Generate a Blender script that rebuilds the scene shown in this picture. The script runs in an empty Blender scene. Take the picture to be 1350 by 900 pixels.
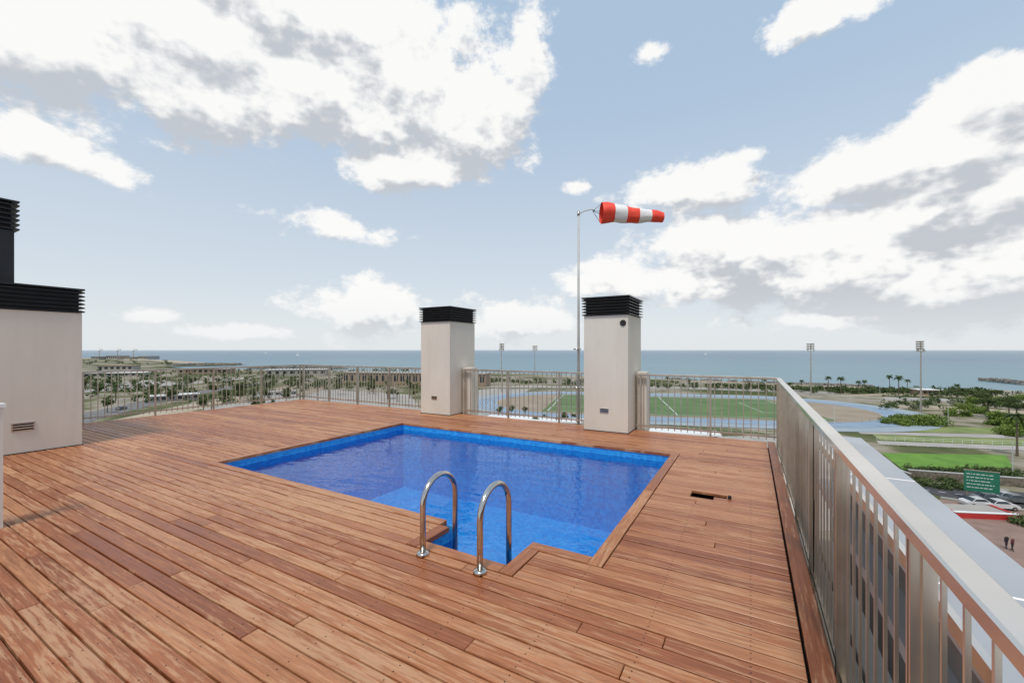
import bpy, math, random
from mathutils import Vector, Matrix
random.seed(7)
R=random.random
U=random.uniform
H=1.55; F=554.0; TH=math.radians(29.6); CT,ST=math.cos(TH),math.sin(TH)
GZ=-23.5
SC=bpy.context.scene

def cam2w(xc,d): return (xc*CT-d*ST, xc*ST+d*CT)
def gp(sx,sy,z=GZ):
    """ground position (survey bearing / dip angle -> metric world position on the level z)"""
    d=F*(H-z)/(sy-461.0)
    return cam2w((sx-675.0)/F*d,d)
def gd(sx,d):
    return cam2w((sx-675.0)/F*d,d)

# ---------------- materials
def newmat(name):
    m=bpy.data.materials.new(name); m.use_nodes=True
    nt=m.node_tree; b=nt.nodes['Principled BSDF']
    return m,nt,b
def N(nt,t,**k):
    n=nt.nodes.new(t)
    for a,v in k.items(): setattr(n,a,v)
    return n
def ramp(nt,fac,stops):
    r=N(nt,'ShaderNodeValToRGB')
    while len(r.color_ramp.elements)<len(stops): r.color_ramp.elements.new(0.5)
    for e,(p,c) in zip(r.color_ramp.elements,stops):
        e.position=p; e.color=(*c,1) if len(c)==3 else c
    nt.links.new(fac,r.inputs[0]); return r.outputs[0]
def noise(nt,scale,detail=4,vec=None,mapscale=None,rough=0.5):
    tc=N(nt,'ShaderNodeTexCoord'); o=tc.outputs['Object'] if vec is None else vec
    if mapscale:
        mp=N(nt,'ShaderNodeMapping'); mp.inputs['Scale'].default_value=mapscale
        nt.links.new(o,mp.inputs[0]); o=mp.outputs[0]
    n=N(nt,'ShaderNodeTexNoise'); n.inputs['Scale'].default_value=scale; n.inputs['Detail'].default_value=detail
    n.inputs['Roughness'].default_value=rough
    nt.links.new(o,n.inputs['Vector']); return n.outputs['Fac']
def bump(nt,b,h,strength=0.2,dist=0.01):
    bp=N(nt,'ShaderNodeBump'); bp.inputs['Strength'].default_value=strength; bp.inputs['Distance'].default_value=dist
    nt.links.new(h,bp.inputs['Height']); nt.links.new(bp.outputs[0],b.inputs['Normal'])
def simple(name,c1,c2,scale=3,rough=0.6,metal=0.0,bmp=0.0,spec=0.5,ms=None):
    m,nt,b=newmat(name)
    f=noise(nt,scale,3,mapscale=ms)
    nt.links.new(ramp(nt,f,[(0.3,c1),(0.7,c2)]),b.inputs['Base Color'])
    b.inputs['Roughness'].default_value=rough; b.inputs['Metallic'].default_value=metal
    b.inputs['Specular IOR Level'].default_value=spec
    if bmp: bump(nt,b,f,bmp,0.01)
    return m
def mixrgb(nt,fac,a,bb,mode='MIX'):
    m=N(nt,'ShaderNodeMix',data_type='RGBA',blend_type=mode)
    for s,v in ((0,fac),(6,a),(7,bb)):
        if isinstance(v,(int,float)): m.inputs[s].default_value=v
        elif isinstance(v,tuple): m.inputs[s].default_value=(*v,1)
        else: nt.links.new(v,m.inputs[s])
    return m.outputs[2]
def math_(nt,op,a,b=None,c=None,clamp=False):
    m=N(nt,'ShaderNodeMath',operation=op); m.use_clamp=clamp
    for i,v in enumerate((a,b,c)):
        if v is None: continue
        if isinstance(v,(int,float)): m.inputs[i].default_value=v
        else: nt.links.new(v,m.inputs[i])
    return m.outputs[0]

def wood_mat(name,swap=False):
    m,nt,b=newmat(name)
    at=N(nt,'ShaderNodeAttribute',attribute_name='rnd')
    tc=N(nt,'ShaderNodeTexCoord')
    off=N(nt,'ShaderNodeVectorMath',operation='MULTIPLY_ADD')
    nt.links.new(at.outputs['Color'],off.inputs[0]); off.inputs[1].default_value=(37,53,11)
    nt.links.new(tc.outputs['Object'],off.inputs[2])
    v=off.outputs[0]
    ms=(75,2.2,8) if swap else (2.2,75,8)
    ms2=(48,3.6,3) if swap else (3.6,48,3)
    grain=noise(nt,1.0,4,v,ms,0.6)
    wear=noise(nt,1.0,5,v,ms2,0.70)
    big=noise(nt,0.6,2)
    sep=N(nt,'ShaderNodeSeparateColor'); nt.links.new(at.outputs['Color'],sep.inputs[0])
    base=ramp(nt,sep.outputs[0],[(0.0,(0.275,0.082,0.030)),(0.3,(0.36,0.122,0.046)),(0.7,(0.43,0.165,0.066)),(1.0,(0.48,0.21,0.095))])
    g=ramp(nt,grain,[(0.3,(0.62,0.57,0.52)),(0.62,(1.1,1.1,1.1))])
    c=mixrgb(nt,0.85,base,g,'MULTIPLY')
    t=math_(nt,'ADD',wear,math_(nt,'MULTIPLY',math_(nt,'SUBTRACT',big,0.5),0.40))
    t=math_(nt,'ADD',t,math_(nt,'MULTIPLY',math_(nt,'SUBTRACT',sep.outputs[1],0.5),0.14))
    w=ramp(nt,t,[(0.49,(0,0,0)),(0.62,(1,1,1))])
    c=mixrgb(nt,math_(nt,'MULTIPLY',w,0.58),c,(0.60,0.36,0.205))
    d=ramp(nt,t,[(0.32,(1,1,1)),(0.44,(0,0,0))])
    c=mixrgb(nt,math_(nt,'MULTIPLY',d,0.42),c,(0.17,0.045,0.017))
    nt.links.new(c,b.inputs['Base Color'])
    nt.links.new(ramp(nt,t,[(0.4,(0.34,)*3),(0.6,(0.56,)*3)]),b.inputs['Roughness'])
    b.inputs['Specular IOR Level'].default_value=0.42
    bump(nt,b,grain,0.4,0.003)
    return m
M_wood=wood_mat('deck_wood'); M_woodY=wood_mat('deck_wood_lengthwise',True)
M_under=simple('substructure_dark',(0.008,0.006,0.005),(0.02,0.014,0.010))

def plaster(name,c1,c2):
    m,nt,b=newmat(name)
    f=noise(nt,1.2,5,mapscale=(1,1,0.35),rough=0.6); f2=noise(nt,60,2)
    c=ramp(nt,f,[(0.3,c1),(0.65,c2)])
    st=noise(nt,1.0,4,mapscale=(9,9,0.5))
    c=mixrgb(nt,math_(nt,'MULTIPLY',ramp(nt,st,[(0.55,(0,0,0)),(0.78,(1,1,1))]),0.12),c,(0.36,0.33,0.29))
    nt.links.new(c,b.inputs['Base Color']); b.inputs['Roughness'].default_value=0.85
    b.inputs['Specular IOR Level'].default_value=0.2
    bump(nt,b,f2,0.25,0.004); return m
M_plaster=plaster('render_plaster',(0.66,0.60,0.515),(0.75,0.69,0.60))
M_black=simple('black_louvre_metal',(0.010,0.010,0.012),(0.022,0.022,0.025),4,0.38,0.3)
M_steel=simple('brushed_steel',(0.60,0.58,0.54),(0.78,0.75,0.70),3,0.24,1.0,ms=(1,1,6))
M_rail=simple('galvanised_steel',(0.42,0.37,0.31),(0.60,0.54,0.47),5,0.36,0.8)
M_bars=simple('balustrade_steel',(0.60,0.52,0.43),(0.76,0.68,0.58),5,0.3,0.85)
M_toprail=simple('polished_handrail',(0.70,0.665,0.61),(0.84,0.80,0.74),2,0.22,1.0)
M_lad=simple('polished_steel',(0.55,0.50,0.44),(0.70,0.66,0.60),5,0.16,1.0)
M_cap=simple('parapet_aluminium',(0.46,0.47,0.48),(0.56,0.57,0.58),1.5,0.42,0.5)
M_shadewall=simple('shade_tinted_concrete',(0.12,0.10,0.085),(0.24,0.20,0.165),2,0.9,bmp=.3)  # concrete darkened: shade behind the balustrade bars is painted into the colour
M_white=simple('white_paint',(0.72,0.72,0.70),(0.8,0.8,0.78),2,0.5)
M_pole=simple('pole_paint',(0.45,0.45,0.42),(0.58,0.58,0.55),3,0.45)
M_dark=simple('dark_opening',(0.008,0.008,0.008),(0.02,0.02,0.02))
M_red=simple('windsock_red',(0.85,0.055,0.03),(0.95,0.085,0.045),6,0.6)
M_sockw=simple('windsock_white',(0.8,0.78,0.76),(0.88,0.86,0.84),6,0.6)

# pool tile
m,nt,b=newmat('pool_mosaic_tile')
tc=N(nt,'ShaderNodeTexCoord')
vor=N(nt,'ShaderNodeTexVoronoi',feature='F1',distance='CHEBYCHEV'); vor.inputs['Scale'].default_value=22; vor.inputs['Randomness'].default_value=0
nt.links.new(tc.outputs['Object'],vor.inputs['Vector'])
base=ramp(nt,vor.outputs['Color'],[(0.2,(0.010,0.25,0.68)),(0.8,(0.022,0.37,0.82))])
c=mixrgb(nt,ramp(nt,vor.outputs['Distance'],[(0.44,(0,0,0)),(0.5,(0.5,0.5,0.5))]),base,(0.14,0.42,0.74))
nt.links.new(c,b.inputs['Base Color']); b.inputs['Roughness'].default_value=0.35
M_tile=m
# pool water
m=bpy.data.materials.new('pool_water'); m.use_nodes=True; nt=m.node_tree; nt.nodes.clear()
out=N(nt,'ShaderNodeOutputMaterial'); tr=N(nt,'ShaderNodeBsdfTransparent'); tr.inputs[0].default_value=(0.74,0.93,0.98,1)
gl=N(nt,'ShaderNodeBsdfGlossy'); gl.inputs['Roughness'].default_value=0.008
fr=N(nt,'ShaderNodeFresnel'); fr.inputs['IOR'].default_value=1.48
n1=noise(nt,3.0,3,mapscale=(1,1.6,1)); n2=noise(nt,12,2)
h=math_(nt,'ADD',n1,math_(nt,'MULTIPLY',n2,0.16))
bp=N(nt,'ShaderNodeBump'); bp.inputs['Strength'].default_value=0.35; bp.inputs['Distance'].default_value=0.034
nt.links.new(h,bp.inputs['Height'])
nt.links.new(bp.outputs[0],gl.inputs['Normal']); nt.links.new(bp.outputs[0],fr.inputs['Normal'])
mx=N(nt,'ShaderNodeMixShader'); nt.links.new(fr.outputs[0],mx.inputs[0]); nt.links.new(tr.outputs[0],mx.inputs[1]); nt.links.new(gl.outputs[0],mx.inputs[2])
nt.links.new(mx.outputs[0],out.inputs[0]); M_water=m

# ---------------- mesh builder
class MB:
    def __init__(s): s.v=[];s.f=[];s.m=[];s.mats=[];s.c=[]
    def mi(s,mat):
        if mat not in s.mats: s.mats.append(mat)
        return s.mats.index(mat)
    def face(s,pts,mat,c=None):
        i=len(s.v); s.v+= [tuple(p) for p in pts]; s.f.append(tuple(range(i,i+len(pts)))); s.m.append(s.mi(mat)); s.c.append(c or (0.5,0.5,0.5))
    def box(s,x0,x1,y0,y1,z0,z1,mat,c=None,M=None,bev=0):
        c=c or (0.5,0.5,0.5)
        i=len(s.v)
        if bev:
            b=bev
            vs=[(x0,y0,z0),(x1,y0,z0),(x1,y1,z0),(x0,y1,z0),(x0,y0,z1-b),(x1,y0,z1-b),(x1,y1,z1-b),(x0,y1,z1-b),
                (x0+b,y0+b,z1),(x1-b,y0+b,z1),(x1-b,y1-b,z1),(x0+b,y1-b,z1)]
            fs=[(3,2,1,0)]+[(k,(k+1)%4,(k+1)%4+4,k+4) for k in range(4)]+[(k+4,(k+1)%4+4,(k+1)%4+8,k+8) for k in range(4)]+[(8,9,10,11)]
        else:
            vs=[(x0,y0,z0),(x1,y0,z0),(x1,y1,z0),(x0,y1,z0),(x0,y0,z1),(x1,y0,z1),(x1,y1,z1),(x0,y1,z1)]
            fs=[(3,2,1,0),(4,5,6,7),(0,1,5,4),(1,2,6,5),(2,3,7,6),(3,0,4,7)]
        if M is not None: vs=[tuple(M@Vector(p)) for p in vs]
        s.v+=vs
        k=s.mi(mat)
        for f in fs: s.f.append(tuple(a+i for a in f)); s.m.append(k); s.c.append(c)
    def tube(s,pts,rad,mat,seg=8,c=None,cap=True):
        pts=[Vector(p) for p in pts]; n=len(pts)
        if not isinstance(rad,(list,tuple)): rad=[rad]*n
        base=len(s.v); up=None
        for j,p in enumerate(pts):
            t=(pts[min(j+1,n-1)]-pts[max(j-1,0)]).normalized()
            if up is None: up=Vector((0,0,1)) if abs(t.z)<0.9 else Vector((1,0,0))
            a=t.cross(up).normalized(); bb=a.cross(t).normalized(); up=bb
            for q in range(seg):
                an=2*math.pi*q/seg
                s.v.append(tuple(p+(a*math.cos(an)+bb*math.sin(an))*rad[j]))
        k=s.mi(mat); c=c or (0.5,0.5,0.5)
        for j in range(n-1):
            for q in range(seg):
                a0=base+j*seg+q; a1=base+j*seg+(q+1)%seg
                s.f.append((a0,a1,a1+seg,a0+seg)); s.m.append(k); s.c.append(c)
        if cap:
            s.f.append(tuple(base+q for q in range(seg))[::-1]); s.m.append(k); s.c.append(c)
            s.f.append(tuple(base+(n-1)*seg+q for q in range(seg))); s.m.append(k); s.c.append(c)
    def mesh(s,name,smooth=False):
        me=bpy.data.meshes.new(name); me.from_pydata(s.v,[],s.f)
        for mt in s.mats: me.materials.append(mt)
        me.polygons.foreach_set('material_index',s.m)
        if smooth: me.polygons.foreach_set('use_smooth',[True]*len(s.f))
        at=me.color_attributes.new('rnd','FLOAT_COLOR','CORNER')
        buf=[]
        for f,c in zip(s.f,s.c): buf+= [c[0],c[1],c[2],1.0]*len(f)
        at.data.foreach_set('color',buf)
        me.update(); return me
    def obj(s,name,parent=None,smooth=False,loc=(0,0,0)):
        o=bpy.data.objects.new(name,s.mesh(name,smooth)); SC.collection.objects.link(o); o.location=loc
        if parent: o.parent=parent
        return o
def rc(): return (R(),R(),R())
def empty(name,loc=(0,0,0)):
    e=bpy.data.objects.new(name,None); SC.collection.objects.link(e); e.location=loc; return e
def inst(name,me,loc,rot=0,sc=1):
    o=bpy.data.objects.new(name,me); SC.collection.objects.link(o); o.location=loc; o.rotation_euler=(0,0,rot)
    o.scale=(sc,)*3 if isinstance(sc,(int,float)) else sc; return o

# ---------------- deck
PX0,PX1,PY0,PY1=-6.5,-0.92,2.92,6.70
RX0,RX1,RY0=-2.40,-1.42,2.50
DX0,DX1=-12.25,0.235
hx0,hx1,hy0,hy1=-0.56,-0.22,4.81,5.02
D=MB(); P=0.105; gap=0.011
n0=-45
y=PY0+P*n0
def boards(xa,xb,y0,y1):
    x=xa; first=True
    while x<xb-0.02:
        L=U(1.2,3.6) if not first else U(0.4,3.2)
        first=False
        e=min(x+L,xb)
        if xb-e<0.35: e=xb
        dz=U(-0.0018,0.0018); jy=U(-0.0012,0.0012)
        D.box(x+0.0025,e-0.0025,y0+gap/2+jy,y1-gap/2+jy,-0.028,dz,M_wood,rc(),bev=0.0035)
        if y0<5:
            k=math.ceil((x+.03)/0.5)*0.5
            while k<e-0.02:
                if k>-5.5:
                    for yy in (y0+.03,y1-.03):
                        D.face([(k+.0045*math.cos(a),yy+.0045*math.sin(a),dz+.0006) for a in (0,1.047,2.094,3.1416,4.189,5.236)],M_under)
                k+=0.5
        x=e
while y<8.2:
    y1=y+P; mid=y+P/2
    iv=[(DX0,DX1)]
    def cut(iv,a,b_):
        o=[]
        for (p,q) in iv:
            if b_<=p or a>=q: o.append((p,q)); continue
            if a>p: o.append((p,a))
            if b_<q: o.append((b_,q))
        return o
    if PY0<mid<PY1: iv=cut(iv,PX0,PX1)
    if RY0<mid<PY0: iv=cut(iv,RX0,RX1)
    if hy0<mid<hy1: iv=cut(iv,hx0,hx1-(0.12 if mid<4.9 else 0))
    for a,b_ in iv: boards(a,b_,y,y1)
    y=y1
YE=y
D.box(DX1+0.012,DX1+0.115,PY0+P*n0,YE,-0.03,0.012,M_woodY,(0.1,0.1,0.4),bev=0.003)
D.obj('wooden_deck')
S=MB()
for (a,b_,c_,d_) in [(DX0,PX0,-1.9,YE),(PX1,DX1+0.1,-1.9,YE),(PX0,PX1,PY1,YE),(PX0,RX0,-1.9,PY0),(RX1,PX1,-1.9,PY0),(RX0,RX1,-1.9,RY0)]:
    S.face([(a,c_,-0.09),(b_,c_,-0.09),(b_,d_,-0.09),(a,d_,-0.09)],M_under)
S.obj('deck_substructure')
# hatch
Hh=MB(); Hh.box(hx0-.02,hx1+.02,hy0-.02,hy1+.02,-0.086,-0.08,M_dark)
Hh.tube([(hx1+0.03,hy0+0.10,0.003),(hx1+0.03,hy0+0.10,0.035)],0.018,M_dark,10)
Hh.obj('deck_access_hatch')
# pool
pool=empty('swimming_pool')
cw=0.11
C=MB()
def cop(x0,x1,y0,y1,m): C.box(x0,x1,y0,y1,-0.035,0.006,m,rc(),bev=0.004)
def seg(a,b_,n): return [(a+(b_-a)*i/n,a+(b_-a)*(i+1)/n) for i in range(n)]
for a,b_ in seg(PX0,PX1,3): cop(a+.002,b_-.002,PY1-cw,PY1-.006,M_wood)
for a,b_ in seg(PX0,RX0,2): cop(a+.002,b_-.002+(cw if b_==RX0 else 0),PY0+.006,PY0+cw,M_wood)
cop(RX1-cw+.002,PX1-cw,PY0+.006,PY0+cw,M_wood)
for a,b_ in seg(PY0+cw+.002,PY1-cw-.002,2): cop(PX0+.006,PX0+cw,a,b_-.003,M_woodY)
for a,b_ in seg(PY0+.002,PY1-cw-.002,2): cop(PX1-cw+.002,PX1-.006,a,b_-.003,M_woodY)
cop(RX0+.006,RX0+cw,RY0+.006,PY0,M_woodY); cop(RX1-cw,RX1-.006,RY0+.006,PY0,M_woodY)
cop(RX0+cw+.002,RX1-cw-.002,RY0+.006,RY0+cw,M_wood)
C.obj('coping',pool)
i0=cw-0.012
ring=[(PX0+i0,PY0+i0),(RX0+i0,PY0+i0),(RX0+i0,RY0+i0),(RX1-i0,RY0+i0),(RX1-i0,PY0+i0),(PX1-i0,PY0+i0),(PX1-i0,PY1-i0),(PX0+i0,PY1-i0)]
B=MB(); zb=-1.35
for k in range(len(ring)):
    a=ring[k]; b_=ring[(k+1)%len(ring)]
    B.face([(*a,-0.036),(*b_,-0.036),(*b_,zb),(*a,zb)],M_tile)
B.face([(*p,zb) for p in ring],M_tile)
for k in range(3):
    B.box(RX0+i0+.01,RX1-i0-.01,RY0+i0+.01,PY0+0.05+0.25*k,-1.34,-0.45-0.3*k,M_tile)
B.obj('basin',pool)
W=MB(); wz=-0.13
W.face([(p[0],p[1],wz) for p in ring],M_water); W.obj('water',pool)
# ladder
Ld=empty('pool_ladder')
for nm,x in (('left_handrail',-2.156),('right_handrail',-1.636)):
    L=MB(); r=0.2; zt=0.56-r
    pts=[(x,2.43,0.0),(x,2.43,0.2),(x,2.43,zt)]
    for k in range(1,12):
        a=math.pi*(1-k/12); pts.append((x,2.63+r*math.cos(a),zt+r*math.sin(a)))
    pts+=[(x,2.83,zt),(x,2.83,-0.2),(x,2.83,-0.9)]
    L.tube(pts,0.0225,M_lad,14); L.tube([(x,2.43,0.004),(x,2.43,0.022),(x,2.43,0.03)],[0.05,0.047,0.026],M_lad,18)
    L.obj(nm,Ld,True)
L=MB()
for z in (-0.35,-0.6,-0.85): L.box(-2.14,-1.65,2.80,2.88,z-0.012,z+0.012,M_lad)
L.obj('treads',Ld)

# ---------------- chimneys
def louvre(Mb,x0,x1,y0,y1,z0,z1,n,ov=0.05):
    Mb.box(x0+0.03,x1-0.03,y0+0.03,y1-0.03,z0,z1-0.01,M_dark)
    hh=(z1-z0)/n
    for k in range(n):
        a=z0+k*hh
        o=ov; i=len(Mb.v)
        lo=[(x0-o,y0-o),(x1+o,y0-o),(x1+o,y1+o),(x0-o,y1+o)]; up=[(x0+.01,y0+.01),(x1-.01,y0+.01),(x1-.01,y1-.01),(x0+.01,y1-.01)]
        zl=a+0.012; zm=a+hh*0.42; zu=a+hh*0.72
        Mb.v+=[(*p,zl) for p in lo]+[(*p,zm) for p in lo]+[(*p,zu) for p in up]
        q=Mb.mi(M_black)
        for t in range(4):
            u=(t+1)%4
            Mb.f.append((i+t,i+u,i+4+u,i+4+t)); Mb.m.append(q); Mb.c.append((.5,.5,.5))
            Mb.f.append((i+4+t,i+4+u,i+8+u,i+8+t)); Mb.m.append(q); Mb.c.append((.5,.5,.5))
        Mb.f.append((i+3,i+2,i+1,i)); Mb.m.append(q); Mb.c.append((.5,.5,.5))
        Mb.f.append((i+8,i+9,i+10,i+11)); Mb.m.append(q); Mb.c.append((.5,.5,.5))
    Mb.box(x0-ov,x1+ov,y0-ov,y1+ov,z1-0.006,z1+0.02,M_black)
def vent(name,par,axis,x,y,z,w=0.17,h=0.08):
    V=MB()
    if axis=='y':
        V.box(x-w/2,x+w/2,y-0.012,y+0.01,z-h/2,z+h/2,M_steel)
        for k in range(3): V.box(x-w/2+.015,x+w/2-.015,y-0.02,y-0.0125,z-h/2+.012+k*h/3.4,z-h/2+.012+k*h/3.4+h/6,M_dark)
    else:
        V.box(x-0.01,x+0.012,y-w/2,y+w/2,z-h/2,z+h/2,M_steel)
        for k in range(3): V.box(x+0.0125,x+0.02,y-w/2+.015,y+w/2-.015,z-h/2+.012+k*h/3.4,z-h/2+.012+k*h/3.4+h/6,M_dark)
    V.obj(name,par)
def chimney(x0,x1,y0,y1,zt,hole=False):
    e=empty('ventilation_chimney')
    b_=MB(); b_.box(x0,x1,y0,y1,-0.02,zt-0.36,M_plaster); b_.box(x0-.012,x1+.012,y0-.012,y1+.012,-0.02,0.012,M_under)
    b_.obj('shaft',e)
    l=MB(); louvre(l,x0,x1,y0,y1,zt-0.36,zt-.02,6,0.035); l.obj('louvred_cap',e)
    vent('vent_plate',e,'y',(x0+x1)/2-0.02,y0,0.40)
    if hole:
        c=MB(); c.tube([(x1-0.09,y0-0.01,2.05),(x1-0.09,y0+0.02,2.05)],0.05,M_dark,16); c.tube([(x1-0.09,y0-0.022,2.05),(x1-0.09,y0-0.0105,2.05)],[0.045,0.058],M_dark,16); c.obj('pipe_outlet',e)
    return e
chimney(-2.82,-1.97,7.80,8.85,2.56,True)
chimney(-7.05,-6.16,7.88,8.9,2.58)
e=empty('rooftop_service_block')
b_=MB(); b_.box(-12.1,-9.5,-0.4,2.50,-0.02,2.145,M_plaster); b_.box(-12.112,-9.488,-0.412,2.512,-0.02,0.012,M_under); b_.obj('walls',e)
l=MB(); louvre(l,-12.1,-9.5,-0.4,2.50,2.145,2.52,6,0.03); l.obj('louvred_cap',e)
b_=MB(); b_.box(-11.9,-10.34,0.4,1.93,2.54,3.47,M_black); b_.obj('upper_stack',e)
l=MB(); louvre(l,-11.9,-10.34,0.4,1.93,3.47,3.93,6,0.05); l.obj('stack_cap',e)
vent('vent_plate',e,'x',-9.5,1.86,0.40,0.24,0.13)
b_=MB(); b_.box(-5.77,-5.67,-0.3,0.995,-0.02,1.05,M_plaster); b_.box(-5.785,-5.655,-0.33,1.01,1.05,1.08,M_white); b_.obj('low_parapet_wall')

# ---------------- railings
def railing(name,p0,p1,ztop=1.09,zbot=-0.08,step=0.112,post=1.25,wide=0.03,barw=0.014,bard=0.014,postw=0.03,zlow=0.08,mat=M_rail,trim=None,top=None,postd=0.022):
    p0=Vector((*p0,0)); p1=Vector((*p1,0)); dv=(p1-p0); L=dv.length; dv.normalize(); ang=math.atan2(dv.y,dv.x)
    Mx=Matrix.Translation(p0)@Matrix.Rotation(ang,4,'Z')
    r=MB()
    r.box(0,L,-wide,wide,ztop-0.04,ztop,top or mat,M=Mx,bev=0.006)
    r.box(0,L,-0.012,0.012,zlow,zlow+0.03,mat,M=Mx)
    n=int(L/step)
    for k in range(n+1):
        x=k*step+0.03
        if x<L-0.01: r.box(x-barw/2,x+barw/2,-bard/2,bard/2,zlow-0.04 if trim is None else trim,ztop-0.0405,mat,M=Mx)
    k=0.0
    while k<=L+0.01:
        x=min(max(k,postw),L-postw)
        o_=.055 if x<L-0.1 else 0
        r.box(x-postw/2+o_,x+postw/2+o_,-postd,postd,zbot,ztop-0.0408,mat,M=Mx)
        k+=post
    return r.obj(name)
YR=8.27
railing('steel_railing',(-1.93,YR),(0.37,YR))
railing('steel_railing',(-6.1,YR),(-2.86,YR))
railing('steel_railing',(-12.33,YR),(-7.1,YR))
railing('steel_railing',(-12.33,-1.8),(-12.33,YR))
railing('balustrade_railing',(0.40,-1.9),(0.40,YR),1.085,-0.25,0.125,1.12,0.034,0.012,0.010,0.012,-0.1,M_bars,-0.12,M_toprail,0.028)
r=MB(); yy=-1.9
while yy<8.2:
    r.box(0.373,0.427,yy+0.078,yy+0.09,-0.25,1.044,M_bars); yy+=1.12
r.obj('balustrade_post_flats')
r=MB(); r.box(-6.12,-5.86,8.34,8.6,-0.1,1.12,M_plaster); r.box(-1.93,-1.75,8.34,8.6,-0.1,1.12,M_plaster); r.obj('low_plaster_pier')

# windsock
ws=empty('windsock')
q=MB(); px,py=-3.166,8.42; zt=4.45
q.tube([(px,py,-0.1),(px,py,2.2),(px,py,zt)],[0.030,0.026,0.020],M_pole,12)
q.tube([(px,py,zt-0.06),(px,py,zt+0.02)],0.03,M_steel,12)
dr=Vector((CT,ST,0)); sd=Vector((-ST,CT,0))
p=Vector((px,py,zt-0.03))
q.tube([p,p+dr*0.12+Vector((0,0,0.06)),p+dr*0.28+Vector((0,0,0.10)),p+dr*0.34+Vector((0,0,0.07))],0.012,M_pole,8)
hub=p+dr*0.30+Vector((0,0,0.06)); mc=p+dr*0.48+Vector((0,0,0.02))
for k in range(4):
    a=k*math.pi/2+0.5; q.tube([hub,mc+sd*0.2*math.cos(a)+Vector((0,0,0.2*math.sin(a)))],0.005,M_dark,5)
for z in (0.75,1.55): q.box(px-0.05,px+0.05,py-0.16,py+0.03,z,z+0.03,M_steel)
q.obj('pole',ws,True)
q=MB(); n=40; sg=28; Ls=1.30
i=0
for j in range(n+1):
    t=j/n; c=mc+dr*Ls*t+Vector((0,0,-0.05*t-0.05*t*t+0.012*math.sin(t*9)))
    rad=0.215*(1-t)+0.115*t; rad*=1+0.035*math.sin(t*23)
    for k in range(sg):
        q.v.append(tuple(c+sd*rad*math.cos(2*math.pi*k/sg)*(1+0.04*math.sin(5*t+k))+Vector((0,0,rad*(1-0.10*t)*math.sin(2*math.pi*k/sg)*(1+0.06*math.sin(k*2.1+9*t))))))
for j in range(n):
    t=(j+.5)/n; mt=M_red if int(t*5.0)%2==0 else M_sockw
    for k in range(sg):
        q.f.append((i+j*sg+k,i+j*sg+(k+1)%sg,i+(j+1)*sg+(k+1)%sg,i+(j+1)*sg+k)); q.m.append(q.mi(mt)); q.c.append((.5,.5,.5))
q.obj('sock',ws,True)

# ---------------- parapet outside the balustrade
pe=empty('parapet')
q=MB()
Yp=4.9
yy=-2.4
while yy<Yp-0.01:
    y2=min(yy+1.46,Yp)
    q.box(0.50,0.875,yy+0.003,y2-0.003,0.72,0.75,M_cap,bev=0.004)
    k=yy+0.1
    while k<y2: 
        q.tube([(0.53,k,0.749),(0.53,k,0.754)],0.006,M_dark,6); k+=0.25
    yy=y2
q.box(0.490,0.51,-2.4,Yp,0.7505,0.80,M_toprail)
q.box(0.865,0.88,-2.4,Yp+.003,0.60,0.7195,M_cap)
q.obj('metal_coping',pe)
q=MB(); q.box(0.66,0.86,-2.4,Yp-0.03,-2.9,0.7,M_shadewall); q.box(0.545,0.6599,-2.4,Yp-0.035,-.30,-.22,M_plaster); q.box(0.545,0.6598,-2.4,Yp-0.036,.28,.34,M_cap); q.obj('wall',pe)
be=empty('apartment_building')
q=MB()
q.box(-12.6,0.52,-14,8.5,GZ,-1.75,M_plaster)
q.box(-12.6,-12.4,-14,8.5,-1.7499,-0.12,M_plaster); q.box(-12.3999,0.45,8.33,8.5,-1.7499,-0.12,M_plaster); q.box(0.36,0.52,-14,8.3299,-1.7499,-0.21,M_plaster)
q.box(0.5201,0.86,-14,Yp-0.03,GZ,-3.001,M_plaster)
q.box(-12.3999,0.3599,-14,-2.0,-1.7499,-0.12,M_plaster)
q.obj('walls',be)
q=MB()
M_glass=simple('window_glass',(0.02,0.03,0.035),(0.04,0.05,0.06),2,0.08)
for fl in range(7):
    z=GZ+1+fl*3.0
    for k in range(6):
        if -11.4+k*3<Yp-.1: q.box(0.8605,0.89,-13+k*3,-11.4+k*3,z,z+1.5,M_glass)
        x=-12+k*2.2; q.box(x,x+1.4,8.5005,8.53,z,z+1.5,M_glass)
q.obj('windows',be)

# =============== LANDSCAPE ===============
def polysheet(name,pts,mat,z):
    q=MB(); q.face([(*p,0) for p in pts],mat); return q.obj(name,loc=(0,0,z))
m,nt,b=newmat('coastal_ground')
a1=noise(nt,0.02,5,rough=0.6); a2=noise(nt,0.25,4)
c=ramp(nt,a1,[(0.38,(0.07,0.09,0.033)),(0.47,(0.13,0.14,0.065)),(0.52,(0.29,0.255,0.19)),(0.60,(0.34,0.31,0.26)),(0.68,(0.15,0.155,0.08))])
c=mixrgb(nt,0.5,c,ramp(nt,a2,[(0.3,(0.6,0.6,0.6)),(0.7,(1.25,1.25,1.25))]),'MULTIPLY')
nt.links.new(c,b.inputs['Base Color']); b.inputs['Roughness'].default_value=0.95; b.inputs['Specular IOR Level'].default_value=0.1
M_ground=m
shore=[(-1500,470),(0,468.5),(60,470),(108,471.5),(160,472.5),(215,474.5),(262,478),(312,479.5),(312,481),(255,482),(215,483),(250,485.5),(330,487),(456,488.5),(640,491),(770,495),(870,499),(1030,506),(1150,510),(1240,514),(1290,512),(1350,516),(1480,524),(2300,560)]
pts=[gp(*s) for s in shore]
pts+= [(600,-300),(-3000,-1500)]
polysheet('ground',pts,M_ground,GZ)
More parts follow.
